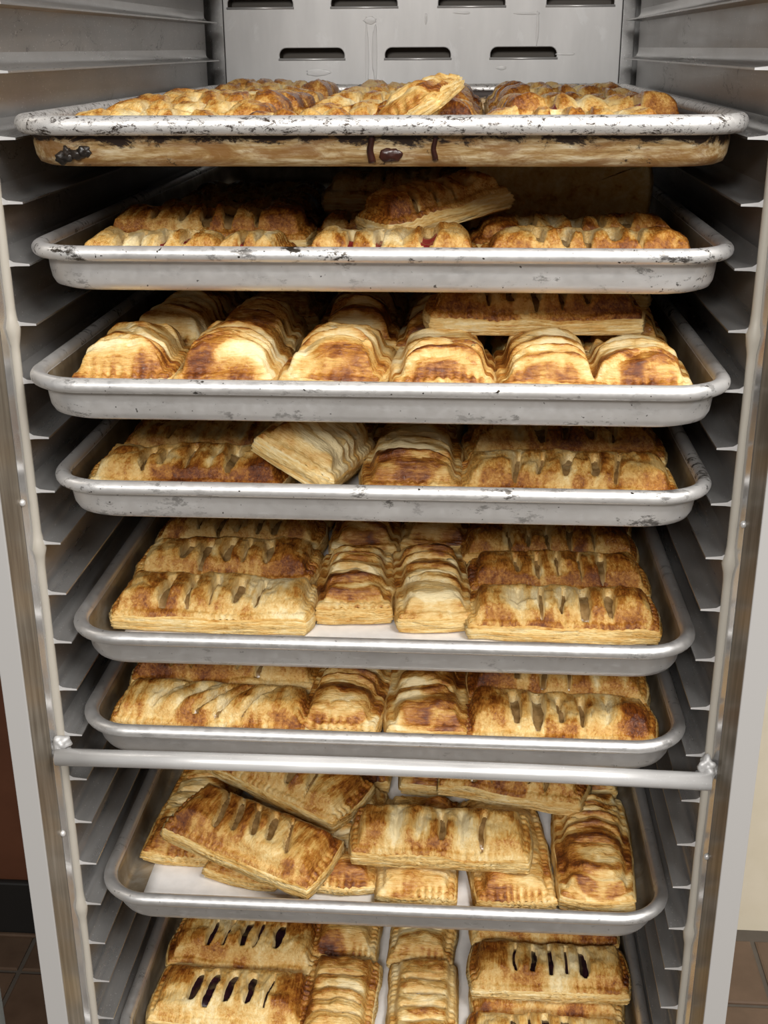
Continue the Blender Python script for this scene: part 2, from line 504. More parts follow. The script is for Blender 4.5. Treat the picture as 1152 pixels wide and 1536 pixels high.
for x, z, rx_, rz_ in ((-.0600, .002, .0022, .033), (-.0515, .004, .0028, .030), (-.0560, .040, .0085, .0035), (.1290, .030, .0016, .018), (.1170, .046, .012, .0016),
                      (.0060, .041, .0012, .006), (-.1150, -.014, .012, .004), (.0900, -.010, .006, .002), (.1600, .004, .010, .0014), (.045, .047, .010, .0013)):
    blob('dried_drip', (x, .6797, z), (rx_, .0005, rz_), M['drip_white'], back, int(z * 1e4), .22, 3)

# ------------------------------------------------------------------ sheet pans
def rr_loop(hx, hy, r, n=10):
    pts = []
    for cx, cy, a0 in ((hx - r, hy - r, 0), (-hx + r, hy - r, 90), (-hx + r, -hy + r, 180), (hx - r, -hy + r, 270)):
        for i in range(n + 1):
            a = R(a0 + 90 * i / n); pts.append((cx + r * math.cos(a), cy + r * math.sin(a)))
    return pts

PHX, PHY, PR = .2265, .325, .042
def sweep(name, prof, mat, parent, closed, cap=False):
    V, F = [], []
    for d, z in prof:
        V += [(x, y, z) for x, y in rr_loop(PHX - d, PHY - d, max(PR - d + .020 * min(1, max(0, d - .0088) / .010) * .6, .004))]
    m = len(V) // len(prof); n = len(prof)
    for j in range(n if closed else n - 1):
        for i in range(m):
            a, b = j * m, ((j + 1) % n) * m
            F.append((a + i, a + (i + 1) % m, b + (i + 1) % m, b + i))
    if cap: F.append(tuple(range((n - 1) * m, n * m)))
    me = mesh_from(name, V, F); fix_normals(me)
    return link(name, me, mat, parent)

FLOOR = -.0165      # pan floor over the ledge it lies on
def pan_profiles():
    body = [(.0088, .0075), (.0105, .0062), (.0109, .000), (.0114, -.007), (.0123, -.0128), (.0139, -.0154), (.0165, FLOOR), (.024, FLOOR), (.034, FLOOR)]
    outer = [(.034, FLOOR - .0015), (.022, FLOOR - .0015), (.0158, -.0178), (.0126, -.0160), (.0110, -.012), (.0102, -.0055), (.0098, .0025), (.0088, .0035)]
    rim = [(.0054 + .0053 * math.cos(t), .0066 + .0058 * math.sin(t)) for t in np.linspace(0, 2 * PI, 16, endpoint=False)]
    return body, outer, rim
BODY, OUTER, RIM = pan_profiles()
TRAY = {1: (1, -.018, .0012), 2: (3, -.012, .0012), 3: (5, -.040, .0004), 4: (7, -.014, 0), 5: (10, -.010, 0), 6: (12, -.008, 0), 7: (16, -.005, 0), 8: (20, -.006, 0)}
ORD = {1: 'topmost', 2: 'second', 3: 'third', 4: 'fourth', 5: 'fifth', 6: 'sixth', 7: 'seventh', 8: 'lowest visible'}
PANLAB = {
 1: 'topmost aluminium sheet pan, its front burnt brown with flaking rim',
 2: 'clean grey aluminium sheet pan directly under the burnt topmost pan',
 3: 'aluminium sheet pan holding a row of six puffed pastries end on, jutting out most',
 4: 'scratched aluminium sheet pan with one pastry tilted up at its middle',
 5: 'aluminium sheet pan lined with paper, right above the pan behind the welded bar',
 6: 'aluminium sheet pan whose front is crossed by the welded round bar',
 7: 'aluminium sheet pan with loosely piled pastries, below the welded bar',
 8: 'lowest visible aluminium sheet pan, holding dark berry pastries, cut off below'}
PAN = {}
for t, (k, yf, dz) in TRAY.items():
    bm_, rm_ = ('burnt', 'burnt_rim') if t == 1 else (('pan_worn', 'rim_worn') if t in (2, 3, 4) else ('pan', 'rim'))
    o = sweep('sheet_pan', OUTER[::-1] if False else BODY + OUTER, M[bm_], None, True)
    # close the floor, both faces
    me = o.data
    import bmesh
    bm = bmesh.new(); bm.from_mesh(me)
    m = 44; nb = len(BODY)
    bm.verts.ensure_lookup_table()
    j0 = nb - 1
    bm.verts.index_update()
    # remove the ring of faces between inner floor edge and underside edge, cap both
    kill = [f for f in bm.faces if {v.index // m for v in f.verts} == {j0, j0 + 1}]
    bmesh.ops.delete(bm, geom=kill, context='FACES')
    bm.faces.new([bm.verts[j0 * m + i] for i in range(m)])
    bm.faces.new([bm.verts[(j0 + 1) * m + i] for i in range(m)])
    bmesh.ops.recalc_face_normals(bm, faces=bm.faces[:])
    if t != 1:
        for f in bm.faces:
            if max(v.index // m for v in f.verts) < nb and not {v.index // m for v in f.verts} == {0, 1}: f.material_index = 1
    bm.to_mesh(me); bm.free()
    if t != 1: me.materials.append(M['patina'])
    me.polygons.foreach_set('use_smooth', [True] * len(me.polygons)); me.set_sharp_from_angle(angle=R(50))
    o.location = (-.0008, yf + PHY, -k * PITCH + dz)
    tag(o, PANLAB[t], 'sheet pan', 'full size sheet pans on the rack ledges')
    sweep('rolled_rim', RIM if t == 1 else [(.0052 + (d_ - .0054) * .94, .0070 + (z_ - .0066) * .84) for d_, z_ in RIM], M[rm_], o, True)
    PAN[t] = o

p1 = PAN[1]
def on_wall(x, z):     # point on the front outer wall of a pan, pan coordinates
    f = (z + .0055) / .008
    return (x, -PHY + .0098 + (.0025 - z) * .08 - .0004, z)
for x, z1, wd in ((-.0005, -.015, .0022), (.0375, -.0135, .0017)):
    pts = [on_wall(x + .0006 * math.sin(i), .002 + (z1 - .002) * i / 8) for i in range(9)]
    tube('burnt_drip', pts, wd, M['drip'], p1, 10, [wd * (.75 + .35 * (i / 8)) for i in range(9)])
blob('burnt_drip', on_wall(.0115, -.0105), (.006, .0016, .0045), M['drip'], p1, 8, .25)
for i, (x, z, a) in enumerate(((-.1885, -.0125, .006), (-.181, -.0105, .005), (-.176, -.0085, .004), (-.186, -.009, .003))):
    blob('charred_crust', on_wall(x, z), (a, .0022, .0032), M['char'], p1, 20 + i, .3)

# paper liners
PLAB = {3: 'white parchment showing between the end-on pastries', 4: 'parchment under the fourth pan down, barely showing between pastries',
        5: 'white parchment bare along the front middle of the fifth pan', 6: 'parchment in the pan behind the welded bar, seen as slivers between pastries',
        7: 'white parchment bare at the front left corner of the loosely piled pan', 8: 'grey shaded parchment seen between columns of dark berry pastries'}
for t in (3, 4, 5, 6, 7, 8):
    k, yf, dz = TRAY[t]
    rg = np.random.default_rng(40 + t)
    nx, ny = 40, 56
    X, Y = np.meshgrid(np.linspace(-.1965, .1965, nx), np.linspace(-.294, .294, ny), indexing='ij')
    Z = .0006 + .0005 * np.abs(np.sin(X * 37 + t) * np.sin(Y * 29 + 2 * t))
    V = np.stack([X, Y, Z], -1).reshape(-1, 3)
    I = np.arange(nx * ny).reshape(nx, ny)
    Q = np.stack([I[:-1, :-1], I[1:, :-1], I[1:, 1:], I[:-1, 1:]], -1).reshape(-1, 4)
    o = link('parchment_paper', fast_mesh('parchment_paper', V, Q), M['paper'])
    sd = o.modifiers.new('thickness', 'SOLIDIFY'); sd.thickness = .0003; sd.offset = -1
    o.location = (-.0008, yf + PHY, -k * PITCH + dz + FLOOR)
    tag(o, PLAB[t], 'parchment', 'paper liners in the pans')

# ------------------------------------------------------------------ pastries
def vnoise(x, y, seed):
    g = np.random.default_rng(seed).random((64, 64))
    xi = np.floor(x).astype(int); yi = np.floor(y).astype(int)
    fx = x - xi; fy = y - yi
    fx = fx * fx * (3 - 2 * fx); fy = fy * fy * (3 - 2 * fy)
    a = g[xi % 64, yi % 64]; b = g[(xi + 1) % 64, yi % 64]; c = g[xi % 64, (yi + 1) % 64]; d = g[(xi + 1) % 64, (yi + 1) % 64]
    return (a * (1 - fx) + b * fx) * (1 - fy) + (c * (1 - fx) + d * fx) * fy
def fbm(x, y, seed, o=3):
    r, a, t = 0, 1, 0
    for i in range(o):
        r = r + a * vnoise(x * 2 ** i + 7.3 * i, y * 2 ** i + 3.1 * i, seed + i); t += a; a *= .5
    return r / t
def sstep(a, b, x):
    t = np.clip((x - a) / (b - a), 0, 1); return t * t * (3 - 2 * t)

def make_pastry(L, W, H, slits, seed, fill='apple', tone=0.0, fold=.6, res=.0013, puff=.004, warp=0.0):
    """slits: list of (x, y, half length, half width, skew). Long axis = local X. Returns the top crust (with its children)."""
    rng = np.random.default_rng(seed)
    nx, ny = int(L / res), int(W / res)
    u = np.linspace(-1, 1, nx); v = np.linspace(-1, 1, ny)
    U, V = np.meshgrid(u, v, indexing='ij')
    s = .09
    X = U * np.sqrt(1 - s * V ** 2) * L / 2; Y = V * np.sqrt(1 - s * U ** 2) * W / 2
    ox, oy = seed * 1.37 % 50, seed * 2.11 % 50
    Y *= 1 + .09 * (fbm(X * 26 + ox, Y * 0 + oy, seed) - .5) + .05 * (vnoise(X * 60 + ox, Y * 0 + oy, seed + 11) - .5)
    X *= 1 + .05 * (fbm(X * 0 + oy, Y * 40 + ox, seed + 3) - .5)
    dU = (1 - np.abs(U)) * L / 2; dV = (1 - np.abs(V)) * W / 2
    d = np.minimum(dU, dV)
    wv = 1 / (1 + np.exp(-(dU - dV) / .0018))            # 1 near the long edges
    lam = .0062
    cen = lambda n, lo=.28, hi=.72: sstep(lo, hi, n) - .5          # spread a noise to -.5 .. .5
    rx = np.cos(2 * PI * X / lam + 5.0 * vnoise(X * 70 + ox, Y * 60, seed + 5))
    ry = np.cos(2 * PI * Y / lam + 4.0 * vnoise(Y * 70 + oy, X * 60, seed + 6))
    strength = .25 + .75 * sstep(.35, .65, vnoise(X * 28 + ox, Y * 28 + oy, seed + 7))
    ridge = (rx * wv * .55 + ry * (1 - wv) * 1.25) * strength
    He = H * .54
    cz = .0075 + .003 * (vnoise(X * 35 + ox, Y * 35, seed + 8) - .5)
    q_ = np.clip((d - cz + .0030) / (.017 + .007 * (fold > .8)), 0, 1)
    dome = np.sqrt(np.clip(1 - (1 - q_) ** 2, 0, 1)) * sstep(0, .25, q_)
    lop = (fbm(X * 16 + ox, Y * 16 + oy, seed + 60, 2) - .5)
    crown = 1 - (.12 + .12 * fold) * V ** 2 - .08 * U ** 4 + .34 * lop
    h = He + (H - He) * dome * crown
    fz = 1 - sstep(.0055, .0105, d)
    h += fz * ((.0012 if fold < .8 else .0007) * ridge + .0035 * (vnoise(X * 50 + ox, Y * 50 + oy, seed + 9) - .5))
    h -= .0030 * (1 - np.clip(d / .003, 0, 1)) ** 2
    bake = np.zeros_like(h)
    smask = np.zeros_like(h); lip = np.zeros_like(h); vee = np.zeros_like(h)
    for (x0, y0, l, hw, sk) in slits:
        t = (Y - y0) / l
        bend = .0035 * (vnoise(Y * 55 + x0 * 300, Y * 0 + x0 * 90, seed + 16) - .5)
        xx = X - x0 - sk * (Y - y0) - bend
        ta = np.abs(t)
        wl = .0065
        shoulder = np.exp(-(xx / wl) ** 2) * sstep(1.5, .7, ta)
        vee = np.maximum(vee, shoulder)
        on = ta < 1
        if hw < .001:                                     # a cut that baked shut: a crease
            h -= .0022 * np.exp(-(xx / .0013) ** 2) * sstep(1.1, .7, ta)
            bake -= .12 * np.exp(-(xx / .003) ** 2) * sstep(1.1, .7, ta)
            continue
        wd = hw * np.clip(1 - t * t, 0, 1) ** .3 * (1 + .6 * (vnoise(Y * 90 + x0 * 400, Y * 0, seed + 17) - .5)) + 1e-6
        e = np.abs(xx) / wd
        mk = sstep(1.0 + .0011 / (hw + .0004), .66, e) * on
        smask = np.maximum(smask, mk)
        lip = np.maximum(lip, np.exp(-((np.abs(xx) - wd - .0020) / .0018) ** 2) * sstep(1.15, .75, ta))
    h -= puff * vee * dome
    yl_ = max([q[2] for q in slits], default=.01); y0_ = float(np.mean([q[1] for q in slits])) if slits else 0
    bars = sstep(1.25, .8, np.abs(Y - y0_) / yl_) if slits else 0 * Y
    bake += (.16 * (1 - vee) - .20 * vee) * bars * (.4 + 1.2 * vnoise(X * 60 + oy, Y * 8, seed + 44))
    # folds, blisters and flakes
    bow = rng.uniform(-.011, .011) * V ** 2 + .012 * (vnoise(X * 22 + oy, Y * 30, seed + 36) - .5)      # folds run across and bow
    Xc = X + bow
    nf = fbm(Xc * 80 + ox, Y * 14 + oy, seed + 21, 3)
    fo = 1 - 2 * np.abs(nf - .5)
    if fold > .8:                                         # draped layers lying over one another
        ph = Xc / .021 + 2.4 * (vnoise(X * 34 + ox, Y * 17 + oy, seed + 37) - .5)
        fr = ph - np.floor(ph)
        amp = .45 + .9 * vnoise(np.floor(ph) * 1.7 + ox, Y * 16 + oy, seed + 38)
        sw = sstep(0, .16, fr) * (1 - .92 * sstep(.16, 1.0, fr))
        h += .0038 * (sw - .45) * amp * sstep(.0, .5, dome)
        bake += .30 * (sstep(.10, .35, fr) * (1 - sstep(.45, .85, fr)) - .45) * amp - .12 * sstep(.2, .0, fr) + .18 * np.exp(-((fr - .22) / .07) ** 2) * amp
    else:
        h += fold * .0042 * (fo - .75) * dome
    bl = fbm(X * 110 + ox, Y * 110 + oy, seed + 23, 4)
    h += .0036 * (bl - .5) * (.45 + .55 * dome)
    lo = fbm(X * 42 + ox, Y * 42 + oy, seed + 25, 2)
    h += .0060 * (lo - .5) * dome
    h += .0012 * lip
    hb = h.copy()
    h = h - smask * .0085
    if warp:
        h = h + warp * ((X / (L / 2)) ** 2)
    # browning: broad patches, strokes of egg wash across the bars, scorched crests
    bake += .28 + tone + .20 * cen(lop + .5, .3, .7) + .24 * cen(fbm(X * 30 + oy, Y * 30 + ox, seed + 27, 3)) + .16 * cen(lo)
    stroke = fbm(Xc * 150 + 1.5 * vnoise(X * 45, Y * 40 + ox, seed + 33) + ox, Y * 12 + oy, seed + 32, 2)
    bake += (.12 + .24 * fold) * cen(stroke, .40, .62) * dome
    bake += .16 * cen(fo, .5, .95) * dome * fold
    bake += fz * ((.13 if fold < .8 else .06) * ridge + .22 * cen(vnoise(X * 60, Y * 60, seed + 28)))
    rimd = sstep(.018, .003, d)
    bake += (.20 + .14 * rimd) * sstep(.54, .70, fbm(X * 40 + 9, Y * 40 + ox, seed + 29, 4))
    bake += .11 * rimd + .10 * lip
    bake = np.where(bake > .62, .62 + (bake - .62) * .45, bake)
    bake = bake * (1 - smask) + smask * .06
    I = np.arange(nx * ny).reshape(nx, ny)
    Q = np.stack([I[:-1, :-1], I[1:, :-1], I[1:, 1:], I[:-1, 1:]], -1).reshape(-1, 4)
    top = link('puff_pastry', fast_mesh('puff_pastry', np.stack([X, Y, h], -1).reshape(-1, 3), Q, bake.ravel()), M['pastry'])
    # layered sides and underside
    per = np.concatenate([I[::2, 0], I[-1, ::2], I[::-2, -1], I[0, ::-2]])
    PX, PY, PH = X.ravel()[per], Y.ravel()[per], h.ravel()[per]
    n = len(per)
    tx = np.roll(PX, -2) - np.roll(PX, 2); ty = np.roll(PY, -2) - np.roll(PY, 2)
    ln = np.hypot(tx, ty) + 1e-9; NX, NY = ty / ln, -tx / ln
    arc = np.cumsum(np.hypot(PX - np.roll(PX, 1), PY - np.roll(PY, 1)))
    rows = 11; VV, BB = [], []
    wz = warp * ((PX / (L / 2)) ** 2) if warp else 0
    for j in range(rows):
        f = j / (rows - 1)
        off = .0018 * math.sin(PI * min(1, f * 1.15)) + (.0007 if j % 2 else -.0006) * (j > 0) \
              + .0020 * (vnoise(arc * 60 + 3.7 * j, arc * 0 + j * .8, seed + 40) - .5) * (j > 0) - .0012 * (f > .95)
        z = PH * (1 - f) + (-.0000) * f + wz * f + .0016 * (vnoise(arc * 45, arc * 0 + j * .6, seed + 41) - .5) * (0 < j < rows - 1)
        if j == rows - 1: z = z * 0 + wz
        VV.append(np.stack([PX + NX * off, PY + NY * off, z], -1))
        bb = .14 + tone * .5 + .34 * (vnoise(arc * 40 + j * 5, arc * 0 + j * 1.3, seed + 42) - .35) + (.10 if j % 2 else 0) + (.10 if j in (0, rows - 1) else 0)
        BB.append(bb)
    # rings across the underside
    for g in (.72, .3):
        VV.append(np.stack([PX * g, PY * g, (warp * ((PX * g / (L / 2)) ** 2) if warp else PX * 0) + 0.0004], -1)); BB.append(np.full(n, .38 + tone))
    VV = np.concatenate(VV); BB = np.concatenate(BB)
    Q2 = []
    for j in range(rows + 1):
        a = np.arange(n); b = (a + 1) % n
        Q2.append(np.stack([j * n + a, (j + 1) * n + a, (j + 1) * n + b, j * n + b], -1))
    Q2 = np.concatenate(Q2)
    k = (rows + 1) * n; hn = n // 2
    cap = [[k + n - 1 - i, k + n - 2 - i, k + i + 1, k + i] for i in range(hn - 1)]
    Q2 = np.concatenate([Q2, np.array(cap)])
    bot = link('bottom_crust', fast_mesh('bottom_crust', VV, Q2, BB), M['layers'], top)
    if slits and fill:
        x0 = min(q[0] - q[3] for q in slits) - .004; x1 = max(q[0] + q[3] for q in slits) + .004
        ym = np.mean([q[1] for q in slits]); yl = max(q[2] for q in slits) * .98
        a, b = np.meshgrid(np.linspace(x0, x1, 40), np.linspace(ym - yl, ym + yl, 16), indexing='ij')
        iu = np.clip(np.round((a / (L / 2) + 1) / 2 * (nx - 1)), 0, nx - 1).astype(int); iv = np.clip(np.round((b / (W / 2) + 1) / 2 * (ny - 1)), 0, ny - 1).astype(int)
        zt = hb[iu, iv] - .0056 + .0020 * (fbm(a * 140 + ox, b * 140, seed + 50, 2) - .5)
        ed = np.minimum(np.minimum(a - x0, x1 - a) / .003, np.minimum(b - ym + yl, ym + yl - b) / .003)
        zt = zt - .004 * (1 - np.clip(ed, 0, 1))
        J = np.arange(a.size).reshape(a.shape)
        q = np.stack([J[:-1, :-1], J[1:, :-1], J[1:, 1:], J[:-1, 1:]], -1).reshape(-1, 4)
        link('filling', fast_mesh('filling', np.stack([a, b, zt], -1).reshape(-1, 3), q), M[fill], top)
    return top

def slit_set(rng, L, W, n, wide=1.0, span=.56, ln=.26, skew=0.0, closed=0.0, yo=0.0):
    out = []
    for i in range(n):
        x = (-.5 + (i + .5) / n) * span * L + rng.uniform(-.0015, .0015)
        hw = rng.choice([.0012, .0020, .0032]) * wide if rng.random() > closed else .0007
        out.append((x, yo + rng.uniform(-.0015, .0015), ln * W * rng.uniform(.85, 1.1), float(hw), skew))
    return out

COUNT = [0]
def P(t, x, y, rot=0, L=.148, W=.066, H=.029, n=5, wide=1.0, ln=.30, span=.58, skew=0.0, fill='apple', tone=0.0, fold=.5, z=0.0, rx=0.0, ry=0.0,
      label=None, group=None, res=.0013, puff=.0034, warp=0.0, closed=.18, seed=None, yo=None):
    COUNT[0] += 1
    seed = seed or 100 + COUNT[0] * 7
    rng = random.Random(seed)
    k, yf, dz = TRAY[t]
    if fold > .8: n = min(n, 2); puff = .001; closed = .35; span = .5; ln = .30
    if z < .02 and rx > -30:
        c_, s_ = abs(math.cos(R(rot))), abs(math.sin(R(rot)))
        lim = .208 if x < 0 else .2065
        L = min(L, (2 * lim - .004) / max(c_, .01))
        ex, ey = c_ * L / 2 * .985 + s_ * W / 2 * .985, s_ * L / 2 * .985 + c_ * W / 2 * .985
        x = max(-lim + ex - .0008, min(lim - ex - .0008, x)); y = max(y, yf + .0185 + ey)
    sl = slit_set(rng, L, W, n, wide, span, ln, skew, closed, (-.0045 if abs(rot) < 45 and t < 8 else 0) if yo is None else yo) if n else []
    o = make_pastry(L, W, H, sl, seed, fill, tone, fold, res, puff, warp)
    base = -k * PITCH + dz + FLOOR + (.0016 if t >= 3 else .0004)
    o.location = (x, y, base + z)
    o.rotation_mode = 'XYZ'
    o.rotation_euler = (Matrix.Rotation(R(rx), 3, 'X') @ Matrix.Rotation(R(ry), 3, 'Y') @ Matrix.Rotation(R(rot), 3, 'Z')).to_euler()
    tag(o, label, 'pastry', group or 'pastries on the %s pan' % ORD[t])
    return o
V90 = 90
LO = .0019
BG = lambda t: 'shaded pastries in the back rows of the %s pan' % ORD[t]
ORDW = ['front','second','third','fourth','fifth','sixth','seventh','eighth']
COLN = ['left', 'middle', 'right']
BL = lambda t, r, c: 'shaded pastry, %s from the front in the %s of the %s pan' % (ORDW[r], c, ORD[t])

#---- pan 1 (red berry, seen edge on)
P(1, -.150, .050, 0, .108, .064, .030, 4, 1.5, fill='berry', tone=.04, label='golden puff pastry with red filling specks at front left of the burnt topmost pan')
P(1, -.052, .048, 1, .084, .060, .029, 3, 1.3, fill='berry', tone=.08, label='low browned pastry left of the tipped one at the front of the topmost pan')
P(1, .028, .050, 78, .084, .050, .022, 3, 1, fill='berry', tone=-.06, z=.023, ry=-34, label='pastry tipped up on its side at the front middle of the topmost pan')
P(1, .120, .050, 0, .128, .062, .029, 4, 1.7, fill='berry', tone=.0, label='pale pastry with red cuts at front right of the burnt topmost pan')
for c, cx in enumerate((-.139, .0, .139)):
    for r_ in range(1, 8):
        P(1, cx, .052 + r_ * .0725, (r_ * 37 + c * 51) % 7 - 3, .132, .064, .030 + .005 * ((r_ * 5 + c * 3) % 4) / 3, 4, .9, fill='berry', tone=.05 + .04 * ((r_ + c) % 3),
          label=BL(1, r_, COLN[c] + ' column'), group=BG(1), res=LO)

#---- pan 2
P(2, -.150, .046, 2, .104, .062, .031, 4, 1, fill='berry', tone=.02, label='low golden pastry end poking up at front left of the second pan')
P(2, -.086, .056, -4, .050, .060, .032, 2, 1, fill='berry', tone=.04, span=.4, label='short golden pastry beside the front left one on the second pan')
P(2, -.128, .122, 1, .150, .066, .033, 5, 1.5, fill='apple', tone=.02, z=.004, puff=.0045, label='lattice pastry with puffed bars, second from the front at left of the second pan')
P(2, .008, .046, 0, .118, .062, .033, 4, 1.6, fill='berry', tone=.08, label='browned pastry with red cuts at the front middle of the second pan')
P(2, .034, .106, 28, .096, .060, .028, 4, 1, fill='apple', tone=-.04, z=.029, ry=-10, rx=4, label='pastry tilted across others behind the red-cut one of the second pan')
P(2, .145, .048, 0, .142, .064, .033, 5, 1.4, fill='apple', tone=.04, puff=.0045, label='golden pastry in separate puffed bars at front right of the second pan')
P(2, .140, .118, 2, .148, .066, .030, 5, 1.6, fill='apple', tone=.12, puff=.0045, z=.002, label='dim lattice pastry behind the front right one of the second pan')
P(2, .126, .203, 1, .140, .060, .024, 4, 1, fill="apple", tone=-.04, z=.035, rx=-78, label='plain pale pastry standing on its long edge at back right of the second pan')
P(2, -.010, .165, 1, .096, .064, .030, 4, 1, tone=.02, label='dim pastry behind the tilted one in the middle of the second pan')
P(2, .0, .235, 0, .116, .064, .030, 4, 1, tone=0, z=.022, label='dim pastry raised at the back middle of the second pan')
for c, (cx, ys) in enumerate(((-.128, (.196, .266, .336)), (.0, (.305,)), (.139, (.290,)))):
    for i, y in enumerate(ys): P(2, cx, y, 1, .13, .064, .031, 4, 1, label=BL(2, i + (2, 4, 3)[c], COLN[c] + ' column'), group=BG(2), res=LO)

#---- pan 3: six columns seen end on
x3 = [-.168, -.0985, -.0275, .0425, .112, .180]
l3 = ['leftmost of the six end-on front pastries on the third pan, pale with a wide fold',
      'front pastry second from left on the third pan, with a browned back crimp',
      'front pastry third from left on the third pan, dark-edged with a small cut hole',
      'front pastry fourth from left on the third pan, under the crosswise one',
      'front pastry fifth from left on the third pan, glossy brown with drawn stripes',
      'rightmost of the six end-on front pastries on the third pan, gaping cut showing filling']
for i, x in enumerate(x3):
    P(3, x, .036, V90 + (2, -1, -3, 1, 2, -2)[i], .092, .069, (.041, .042, .043, .040, .038, .037)[i], 3, (1.0, 1.5, 1.2, .8, .6, 2.2)[i], ln=.34, span=.5, fold=1.0,
      tone=(.0, .02, .08, .05, .08, .02)[i], label=l3[i], puff=.0045, res=.0012)
for i, x in enumerate(x3):
    P(3, x * .97 + (.004, -.002, .003, -.003, .002, .0)[i], .137 + (.004, -.004, .006, 0, .003, -.003)[i], V90 + (-3, 2, 4, -3, 4, -3)[i], .096, .062, .041, 3, .9, ln=.34, span=.5, fold=1.0, tone=-.02,
      label='dim pastry in the second row of the third pan, behind the %s front one' % ('leftmost', 'second', 'third', 'fourth', 'fifth', 'rightmost')[i], puff=.0045, res=.0016)
P(3, .104, .092, 2, .150, .062, .027, 5, 1, tone=.02, z=.036, rx=3, label='long pastry lying crosswise on top of the third pan pastries at right')
P(3, .125, .170, -4, .140, .062, .026, 5, 1, tone=.10, z=.036, label='dark pastry lying crosswise behind the long crosswise one of the third pan', res=LO)
for i, x in enumerate(x3):
    P(3, x * .97, .26, V90, .104, .064, .034, 3, .9, label='shaded pastry in the third row of the third pan, %s' % ('at far left', 'second from left', 'third from left', 'fourth from left', 'fifth from left', 'at far right')[i], group=BG(3), res=LO)

#---- pan 4
P(4, -.137, .052, -1, .142, .064, .030, 5, 1.2, tone=.06, puff=.0038, label='pastry in puffed bars with dark crimped left end at front left of the fourth pan')
P(4, -.128, .118, -1, .150, .066, .030, 5, .8, tone=.12, label='dark browned pastry second from the front at left of the fourth pan')
P(4, -.135, .186, 1, .140, .066, .033, 4, 1, tone=.06, label='dim pastry third from the front at left of the fourth pan')
P(4, -.052, .066, 76, .100, .064, .030, 4, .8, tone=-.04, fold=1.0, z=.022, ry=26, rx=4, label='pastry tilted steeply on its side at the front middle of the fourth pan')
P(4, .021, .076, V90 + 1, .116, .070, .033, 3, .9, ln=.34, tone=.04, fold=1.0, label='folded pastry lying end on right of the steeply tilted one, fourth pan')
P(4, .022, .190, V90 - 3, .110, .066, .034, 3, .9, ln=.34, tone=-.02, fold=1.0, label='dim pastry behind the end-on folded one in the fourth pan')
P(4, -.045, .195, V90, .110, .064, .034, 3, .9, ln=.34, tone=-.02, fold=1.0, label='dim pastry behind the steeply tilted one in the fourth pan')
P(4, .137, .052, -1, .152, .064, .029, 5, 1.1, tone=-.02, skew=.15, label='pale gold cut pastry at front right of the fourth pan')
P(4, .133, .121, 1, .148, .066, .031, 5, 1.5, tone=.14, z=.002, puff=.0045, label='dark glazed pastry behind the pale one at right of the fourth pan')
P(4, .133, .193, 1, .140, .064, .033, 4, .6, tone=.06, label='dim pastry third from the front at right of the fourth pan')
for c, cx in enumerate((-.135, .0, .135)): P(4, cx, .268, 0, .13, .064, .032, 4, 1, label=BL(4, 3, COLN[c] + ' column'), group=BG(4), res=LO)

#---- pan 5
P(5, -.139, .081, -1, .155, .066, .029, 5, 1.7, tone=.0, puff=.0038, label='golden cut pastry with dark crimped ends at the front left of the fifth pan')
P(5, -.137, .150, 0, .150, .066, .031, 5, 1.3, tone=.04, label='pastry second from front in the left column of the fifth pan')
P(5, -.138, .218, -1, .146, .064, .030, 5, 1.6, tone=.03, puff=.0045, label='pastry third from front in the left column of the fifth pan, gaping left cut')
P(5, -.134, .286, 1, .146, .064, .030, 5, .9, tone=.0, label='pastry fourth from front in the left column of the fifth pan, dimly lit')
P(5, -.0265, .121, V90 + 3, .106, .060, .031, 4, .6, ln=.34, fold=1.0, tone=.05, label='striped golden pastry lying lengthwise left of centre in the fifth pan')
P(5, .034, .121, V90 + 5, .126, .060, .030, 4, .6, ln=.34, fold=1.0, tone=-.02, label='pale striped pastry lying lengthwise right of centre in the fifth pan')
P(5, -.026, .238, V90, .110, .060, .031, 3, .8, ln=.34, fold=.9, tone=.08, label='dim pastry behind the golden lengthwise one in the fifth pan')
P(5, .034, .252, V90, .110, .060, .031, 3, .8, ln=.34, fold=.9, tone=.08, label='dim pastry behind the pale lengthwise one in the fifth pan')
P(5, .141, .077, -1, .144, .058, .029, 5, 1.2, tone=.06, label='browned pastry with scalloped front edge at the front right of the fifth pan')
P(5, .137, .139, 1, .144, .060, .031, 5, 1.3, tone=.14, label='dark browned pastry second from front in the right column of the fifth pan')
P(5, .131, .202, 0, .150, .062, .030, 5, .9, tone=.06, puff=.0045, label='pastry third from front in the right column of the fifth pan, round-ended')
P(5, .134, .268, 1, .146, .062, .031, 5, 1.2, tone=.08, label='pastry fourth from front in the right column of the fifth pan, dimly lit')
for c, cx in enumerate((-.136, .0, .136)): P(5, cx, .352, 0, .13, .064, .031, 4, 1, label=BL(5, 4, COLN[c] + ' column'), group=BG(5), res=LO)

#---- pan 6
P(6, -.144, .049, -3, .154, .060, .029, 5, 1.2, tone=.02, skew=.55, label='glossy golden pastry with slanted cuts above the left end of the welded bar')
P(6, -.134, .118, -1, .154, .066, .031, 5, .9, tone=.06, skew=.3, label='dim pastry behind the slanted-cut one at left of the sixth pan')
P(6, -.029, .082, V90 - 5, .124, .062, .031, 4, 1.0, ln=.34, fold=1.0, tone=.02, label='ridged pastry lying lengthwise left of centre above the welded bar')
P(6, .033, .082, V90 + 1, .124, .062, .032, 3, .9, ln=.34, fold=1.0, tone=.07, label='brown-fronted pastry lying lengthwise right of centre above the welded bar')
P(6, .139, .049, -1, .146, .062, .028, 5, 1.7, tone=.04, puff=.0045, label='golden pastry with gaping cuts above the right end of the welded bar')
P(6, .136, .103, -2, .142, .060, .028, 4, .8, tone=.02, z=.008, rx=10, label='pastry with scalloped pale edge behind the gaping-cut one of the sixth pan')
